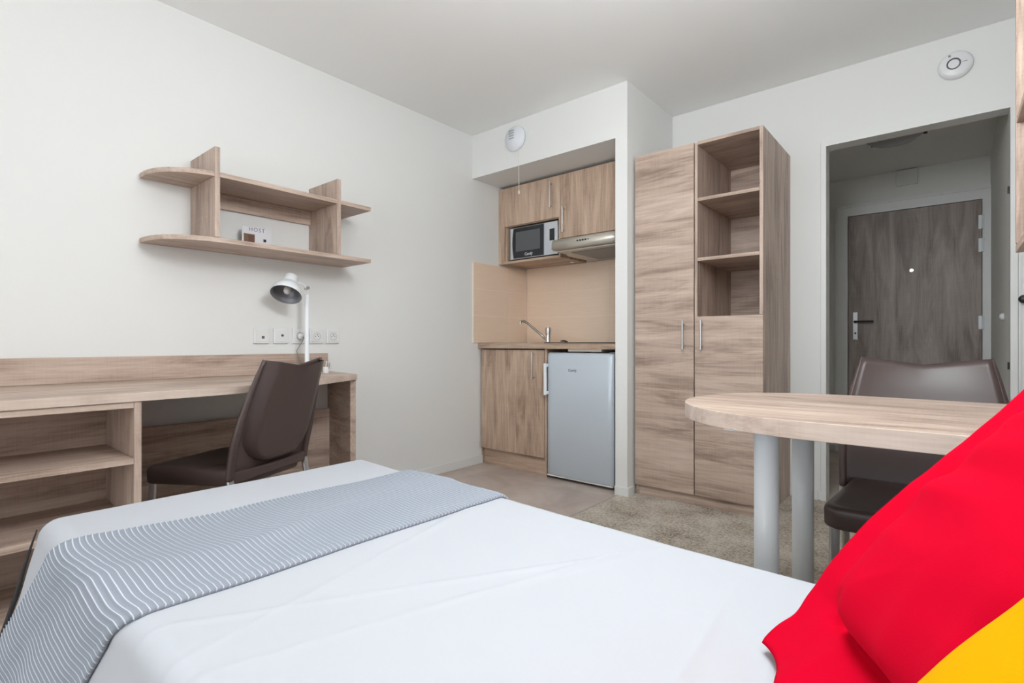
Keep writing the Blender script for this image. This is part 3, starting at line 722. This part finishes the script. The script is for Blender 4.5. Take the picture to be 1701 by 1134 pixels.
d = obj('door', box(ux+0.002, ux1-0.001, uy, uy+0.018, 1.692, 2.155), KZ, t, bevel=0.001)
bar_handle(-2.145, uy, 1.730, 1.915, d, gap=0.015)

# range hood
t = thing('range_hood', 'slim champagne metal range hood with pulled-out visor', 'range hood', (-1.86, 3.2, 1.56))
hx0, hx1 = -2.118, XP0-0.004
bm = bmesh.new()
prof = [(3.135, 1.652), (2.975, 1.650), (2.945, 1.643), (2.930, 1.625), (2.925, 1.600), (2.932, 1.580), (2.950, 1.568), (2.975, 1.570), (3.135, 1.572)]
A = [bm.verts.new((hx0, y, z)) for y, z in prof]; B = [bm.verts.new((hx1, y, z)) for y, z in prof]
bm.faces.new(A); bm.faces.new(B[::-1])
for i in range(len(prof)): bm.faces.new((A[i], A[(i+1) % len(prof)], B[(i+1) % len(prof)], B[i]))
v = obj('visor', bm, HOODM, t)
for p in v.data.polygons: p.use_smooth = abs(p.normal.x) < 0.5 and p.normal.y < -0.05
bm = bmesh.new()
for k in range(5): cyl((-1.905+k*0.021, 2.9275, 1.612), (-1.905+k*0.021, 2.920, 1.612), 0.0052 if k < 4 else 0.003, n=14, bm=bm)
obj('buttons', bm, BLACK, t, label='row of black push buttons')
bm = box(ux+0.045, hx1, 3.137, YB-0.01, 1.560, 1.674)
obj('body', bm, HOODM, t, bevel=0.002)
obj('filter', box(-2.02, hx1-0.03, 3.03, 3.40, 1.5555, 1.5595), HOODF, t, label='grey filter mesh')
obj('underside', box(-2.10, hx1-0.005, 2.965, 3.136, 1.5600, 1.5675), HOODM, t)
t = thing('cabinet_light', 'tiny white spot under the wall cabinet beside the range hood', 'spot light', (-2.235, 3.36, 1.556))
obj('lens', lathe([(0, 0), (0.016, 0), (0.013, -0.008), (0, -0.010)], (-2.235, 3.36, 1.5555)), WHITE, t, smooth=True)

# microwave
t = thing('microwave', 'white and black microwave oven inside the wall cabinet niche', 'microwave', (-2.44, 3.3, 1.574))
mx0, mx1, mz0, mz1, my = -2.668, -2.212, 1.586, 1.828, 3.130
obj('body', box(mx0+0.002, mx1-0.002, my+0.018, YB-0.04, mz0, mz1), mat('microwave_case', (0.05, 0.05, 0.055, 1), 0.4), t, bevel=0.003)
xd = -2.335
obj('front_panel', box(mx0, mx1, my, my+0.0175, mz0-0.001, mz1+0.001), MWSILV, t, bevel=0.003, label='silver front')
def bowed(xa, xb, bow_l, bow_r, z0, z1, y0_, y1_):
    n = 12; L_ = [(xa+bow_l*(1-(2*i/n-1)**2), z0+(z1-z0)*i/n) for i in range(n+1)]; R_ = [(xb+bow_r*(1-(2*i/n-1)**2), z0+(z1-z0)*i/n) for i in range(n+1)]
    bm = bmesh.new(); P_ = L_+R_[::-1]
    a = [bm.verts.new((x, y0_, z)) for x, z in P_]; b = [bm.verts.new((x, y1_, z)) for x, z in P_]
    bm.faces.new(a); bm.faces.new(b[::-1])
    for i in range(len(P_)): bm.faces.new((a[i], a[(i+1) % len(P_)], b[(i+1) % len(P_)], b[i]))
    return bm
d = obj('door', bowed(-2.628, xd, -0.012, 0.0, mz0+0.004, mz1-0.004, my-0.006, my-0.0005), BLACKGL, t, label='black glass door')
obj('window', box(-2.605, xd-0.032, my-0.0075, my-0.0062, mz0+0.055, mz1-0.035), GREYWIN, d, label='grey see-through window')
text('logo', 'Candy', 0.030, WHITE, Matrix.Translation((-2.478, my-0.0072, mz0+0.028)) @ FACE_NY, d, 0.0005, shear=0.15)
obj('display', box(-2.282, -2.238, my-0.0025, my-0.0002, 1.690, 1.776), BLACKGL, t, label='small black display')
bm = cyl((-2.262, my-0.012, 1.640), (-2.262, my-0.0002, 1.640), 0.017, n=24)
obj('dial', bm, MWSILV, t)
for x in (mx0+0.05, mx1-0.05): obj('foot', cyl((x, my+0.05, 1.5742), (x, my+0.05, mz0-0.0002), 0.010, n=12), BLACK, t)

# ------------------------------------------------------------------ bed
BX0, BX1, BY0, BY1, BZ = -1.705, 0.42, 0.215, 1.140, 0.500
def far_y(x): return BY1-0.030*max(0, min(1, (x-BX0)/1.6))
def top_z(x, y):
    z = BZ-0.012*max(0, min(1, (x-BX0)/1.6))*max(0, (y-0.6)/0.5)
    z += 0.006*noise.noise(Vector((x*1.5, y*2.2, 0.3)))
    # soft wrinkles running diagonally
    q = x*0.75+y*0.55
    wv = noise.noise(Vector((q*5.0+0.8*noise.noise(Vector((x*2, y*2, 5))), (x-y)*1.3, 1.7)))
    z += 0.0045*wv*wv*math.copysign(1, wv)
    # pressed fold lines
    for (c_, k, am) in ((-0.60, 0.30, 0.006), (-0.66, 0.55, 0.005), (-0.27, -0.10, 0.004), (-0.9, -0.25, 0.004)):
        dd = (x-c_-k*(y-0.7)); z += am*min(1.0, max(0.0, (1.06-y)*8))*math.exp(-(dd/0.009)**2)*(0.4+0.6*max(0, noise.noise(Vector((c_*9, y*3, 2)))+0.4))
    return z
R_ = 0.040
RN = 0.045
def drape(a, b, lift=0.0, slope_near=0.24):
    """map flat cloth coordinates to the draped position over the mattress"""
    cx = max(BX0+R_, min(BX1, a)); cy = max(BY0+RN, min(far_y(a)-R_, b))
    ox, oy = a-cx, b-cy; dist = math.hypot(ox, oy)
    z0 = top_z(cx, cy)+lift
    if dist < 1e-6: return Vector((cx, cy, z0))
    nx, ny = ox/dist, oy/dist
    rr_ = R_+(RN-R_)*max(0.0, -ny); r = rr_+lift
    if dist < r*math.pi/2:
        th = dist/r; return Vector((cx+nx*r*math.sin(th), cy+ny*r*math.sin(th), z0-r*(1-math.cos(th))))
    dr = dist-r*math.pi/2
    sl = 0.02+(slope_near-0.02)*max(0.0, -ny)
    wob = 0.004*noise.noise(Vector((a*6, b*6, 3.3)))*min(1, dr*8)
    out = r+sl*dr+wob
    return Vector((cx+nx*out, cy+ny*out, z0-r-dr*0.93))
def grid_cloth(A, B, fn, uvfn=None):
    bm = bmesh.new(); uvl = bm.loops.layers.uv.new('UVMap')
    V = [[bm.verts.new(fn(a, b)) for a in A] for b in B]
    for j in range(len(B)-1):
        for i in range(len(A)-1):
            f = bm.faces.new((V[j][i], V[j][i+1], V[j+1][i+1], V[j+1][i]))
            if uvfn:
                for lp, (ii, jj) in zip(f.loops, ((i, j), (i+1, j), (i+1, j+1), (i, j+1))): lp[uvl].uv = uvfn(A[ii], B[jj])
    return bm
def lin(a, b, n): return [a+(b-a)*i/n for i in range(n+1)]
t = thing('bed', 'single bed with dark fabric base under the white bedding', 'bed', (-0.64, 0.69, 0.0))
obj('base', box(BX0+0.03, BX1, BY0+0.03, BY1-0.05, 0.10, 0.275), BEDBASE, t, bevel=0.012)
obj('mattress', box(BX0+0.03, BX1, BY0+0.04, BY1-0.085, 0.2755, 0.470), mat('mattress_ticking', (0.7, 0.7, 0.72, 1), 0.8), t, bevel=0.02)
for (x, y) in ((BX0+0.12, BY0+0.10), (BX0+0.12, BY1-0.14), (BX1-0.1, BY0+0.09), (BX1-0.1, BY1-0.14)):
    obj('leg', cyl((x, y, 0.0), (x, y, 0.0998), 0.025, n=18), BLACK, t)
A_ = lin(BX0-0.30, BX1, 440); B_ = lin(BY0-0.42, BY1+0.26, 210)
o = obj('bed_sheet', grid_cloth(A_, B_, lambda a, b: drape(a, b)), SHEET, smooth=True)
tag(o, 'smooth white cover spread over the whole bed', 'bedding')
pts = []
for k in range(16):
    d_ = 0.045+0.40*k/15; an = math.radians(256)
    p = drape(BX0+R_+math.cos(an)*d_, BY0+RN+math.sin(an)*d_); pts.append(p+Vector((math.cos(an), math.sin(an), 0))*0.008)
obj('piping', tube(pts, [0.0015+0.0035*min(1, k/6) for k in range(16)], 10), BEDBASE, t, label='dark piping at the foot corner')
so = o.modifiers.new('thick', 'SOLIDIFY'); so.thickness = 0.004; so.offset = -1
# ribbed runner
RIB = 0.0110
def run_x(s, b):      # s in 0..1 from the foot side to the head side
    xa = -1.400+0.015*noise.noise(Vector((b*2.3, 0.2, 0)))-0.24*max(0, min(0.25, 0.52-b))-0.75*max(0, 0.25-b)
    xb = -0.966+0.012*noise.noise(Vector((b*2.0, 4.2, 0)))-0.62*max(0, 0.24-b)
    return xa+(xb-xa)*s
def runner_pt(s, b):
    warp = 0.020*noise.noise(Vector((s*2.4, b*1.6, 7.1)))+0.0035*noise.noise(Vector((s*6, b*3, 1.1)))
    a = run_x(s, b); bb = b+warp
    edge = min(1, min(s, 1-s)*30)
    ph = (b/RIB) % 1.0; rib = 0.0024*math.exp(-((ph if ph < 0.5 else 1-ph)/0.16)**2)
    fold = 0.007*noise.noise(Vector((s*2.2, bb*2.2, 9.0)))+0.008*math.exp(-((s-0.55-0.12*math.sin(b*5))/0.07)**2)*max(0, noise.noise(Vector((b*2.4, 3, 3)))+0.35)
    lf = 0.010+rib+max(0, fold)*edge
    p = drape(a, bb, lf*1.0)
    if s < 0.03 or s > 0.97: p.z -= 0.004*(1-edge)
    return p
Bn = int((BY1+0.05-(BY0-0.40))/RIB*5)
Bv = [BY0-0.40+RIB/5*k for k in range(Bn+1)]
Sv = lin(0, 1, 56)
bm = grid_cloth(Sv, Bv, runner_pt, lambda s, b: (b/RIB, s))
o = obj('bed_runner', bm, RUNNER, smooth=True)
tag(o, 'grey ribbed throw laid across the foot of the bed', 'blanket')
so = o.modifiers.new('thick', 'SOLIDIFY'); so.thickness = 0.007; so.offset = -1

# ------------------------------------------------------------------ pillows
def pillow(root_name, label, cat, C0, U, V, lu, lv, thick, m, flange, seed, crease=0.0, mod=None, bow=0.0):
    """C0 corner, U and V edge directions, slab inflated on both sides, with a flat flange round the seam"""
    U = Vector(U).normalized(); V = Vector(V); V = V.normalized(); W = U.cross(V).normalized()
    root = thing(root_name, label, cat, C0)
    nu, nv = 110, 110; bm = bmesh.new()
    def prof(s, t):
        iu = (s*lu-flange)/(lu-2*flange); iv = (t*lv-flange)/(lv-2*flange)
        if iu <= 0 or iv <= 0 or iu >= 1 or iv >= 1: return 0.0
        e = (1-(2*iu-1)**2)**0.5*(1-(2*iv-1)**2)**0.5
        return e**0.6
    def pos(s, t, side):
        h = prof(s, t)
        pin = 0.035*lv*(math.sin(math.pi*s))*(1 if t > 0.5 else -1)*abs(2*t-1)**2
        pu = 0.035*lu*(math.sin(math.pi*t))*(1 if s > 0.5 else -1)*abs(2*s-1)**2
        p = Vector(C0)+U*(s*lu-pu*0)+V*(t*lv-pin*0)
        wr = 0.006*noise.noise(Vector((s*4+seed, t*4, side)))+crease*0.006*noise.noise(Vector((s*11, t*3+seed, 2)))
        rip = flange*0.05*math.sin(s*9+seed)*max(0, 1-t*lv/flange/1.2) if flange else 0
        rip += flange*0.05*math.sin(t*8+seed)*max(0, 1-s*lu/flange/1.2) if flange else 0
        th_ = thick*0.5*h*(1 if side < 0 else min(1.0, 0.1+1.4*s))
        du, dv = s*lu-flange, t*lv-flange
        gr = 0
        if flange:
            dd = min(du, dv, lu-2*flange-du, lv-2*flange-dv); gr = 0.016*math.exp(-(dd/0.007)**2)
            pull = max(0, 1-abs(dd-0.04)/0.14)*0.011*noise.noise(Vector(((s if dv < du else t)*16, seed, 5.5)))
            gr += pull
        p += W*(side*(th_+0.0015)+wr*min(1, h*2)+rip+gr)
        if flange:
            p += -V*bow*math.sin(math.pi*s**0.62)*(1-t)**1.5
            p.x -= 0.060*max(0.0, 1-s*lu/0.09)**1.2*min(1.0, t*lv/0.13)*max(0.0, 1-t*0.8)
            k_ = max(0.0, 1-(s*lu+t*lv)/0.10); p += Vector((-0.030, -0.012, -0.004))*k_*k_
            n_ = math.exp(-((s*lu-0.045)/0.018)**2)*max(0, 1-t*lv/0.05); p += V*0.010*n_
        if mod: p = mod(p, s, t)
        return p
    G = {}
    for side in (1, -1):
        for j in range(nv+1):
            for i in range(nu+1): G[side, i, j] = bm.verts.new(pos(i/nu, j/nv, side))
    for side in (1, -1):
        for j in range(nv):
            for i in range(nu): bm.faces.new((G[side, i, j], G[side, i+1, j], G[side, i+1, j+1], G[side, i, j+1]))
    for i in range(nu):
        for j in (0, nv): bm.faces.new((G[1, i, j], G[1, i+1, j], G[-1, i+1, j], G[-1, i, j]))
    for j in range(nv):
        for i in (0, nu): bm.faces.new((G[1, i, j], G[1, i, j+1], G[-1, i, j+1], G[-1, i, j]))
    obj('cover', bm, m, root, smooth=True)
    return root
UP = (0.57, 0.20, 0.80)
pillow('red_pillow', 'bright red pillow with a flat border leaning at the head of the bed', 'pillow',
       (-0.178, 0.790, 0.519), UP, (0.50, -0.86, 0.0), 0.54, 0.58, 0.15, RED, 0.080, 1.3, 1.0, bow=0.045)
pillow('yellow_pillow', 'plain yellow cushion leaning on the red pillow', 'cushion',
       (-0.117, 0.406, 0.528), UP, (0.50, -0.86, 0.0), 0.40, 0.36, 0.11, YELLOW, 0.0, 4.1, 0.2)
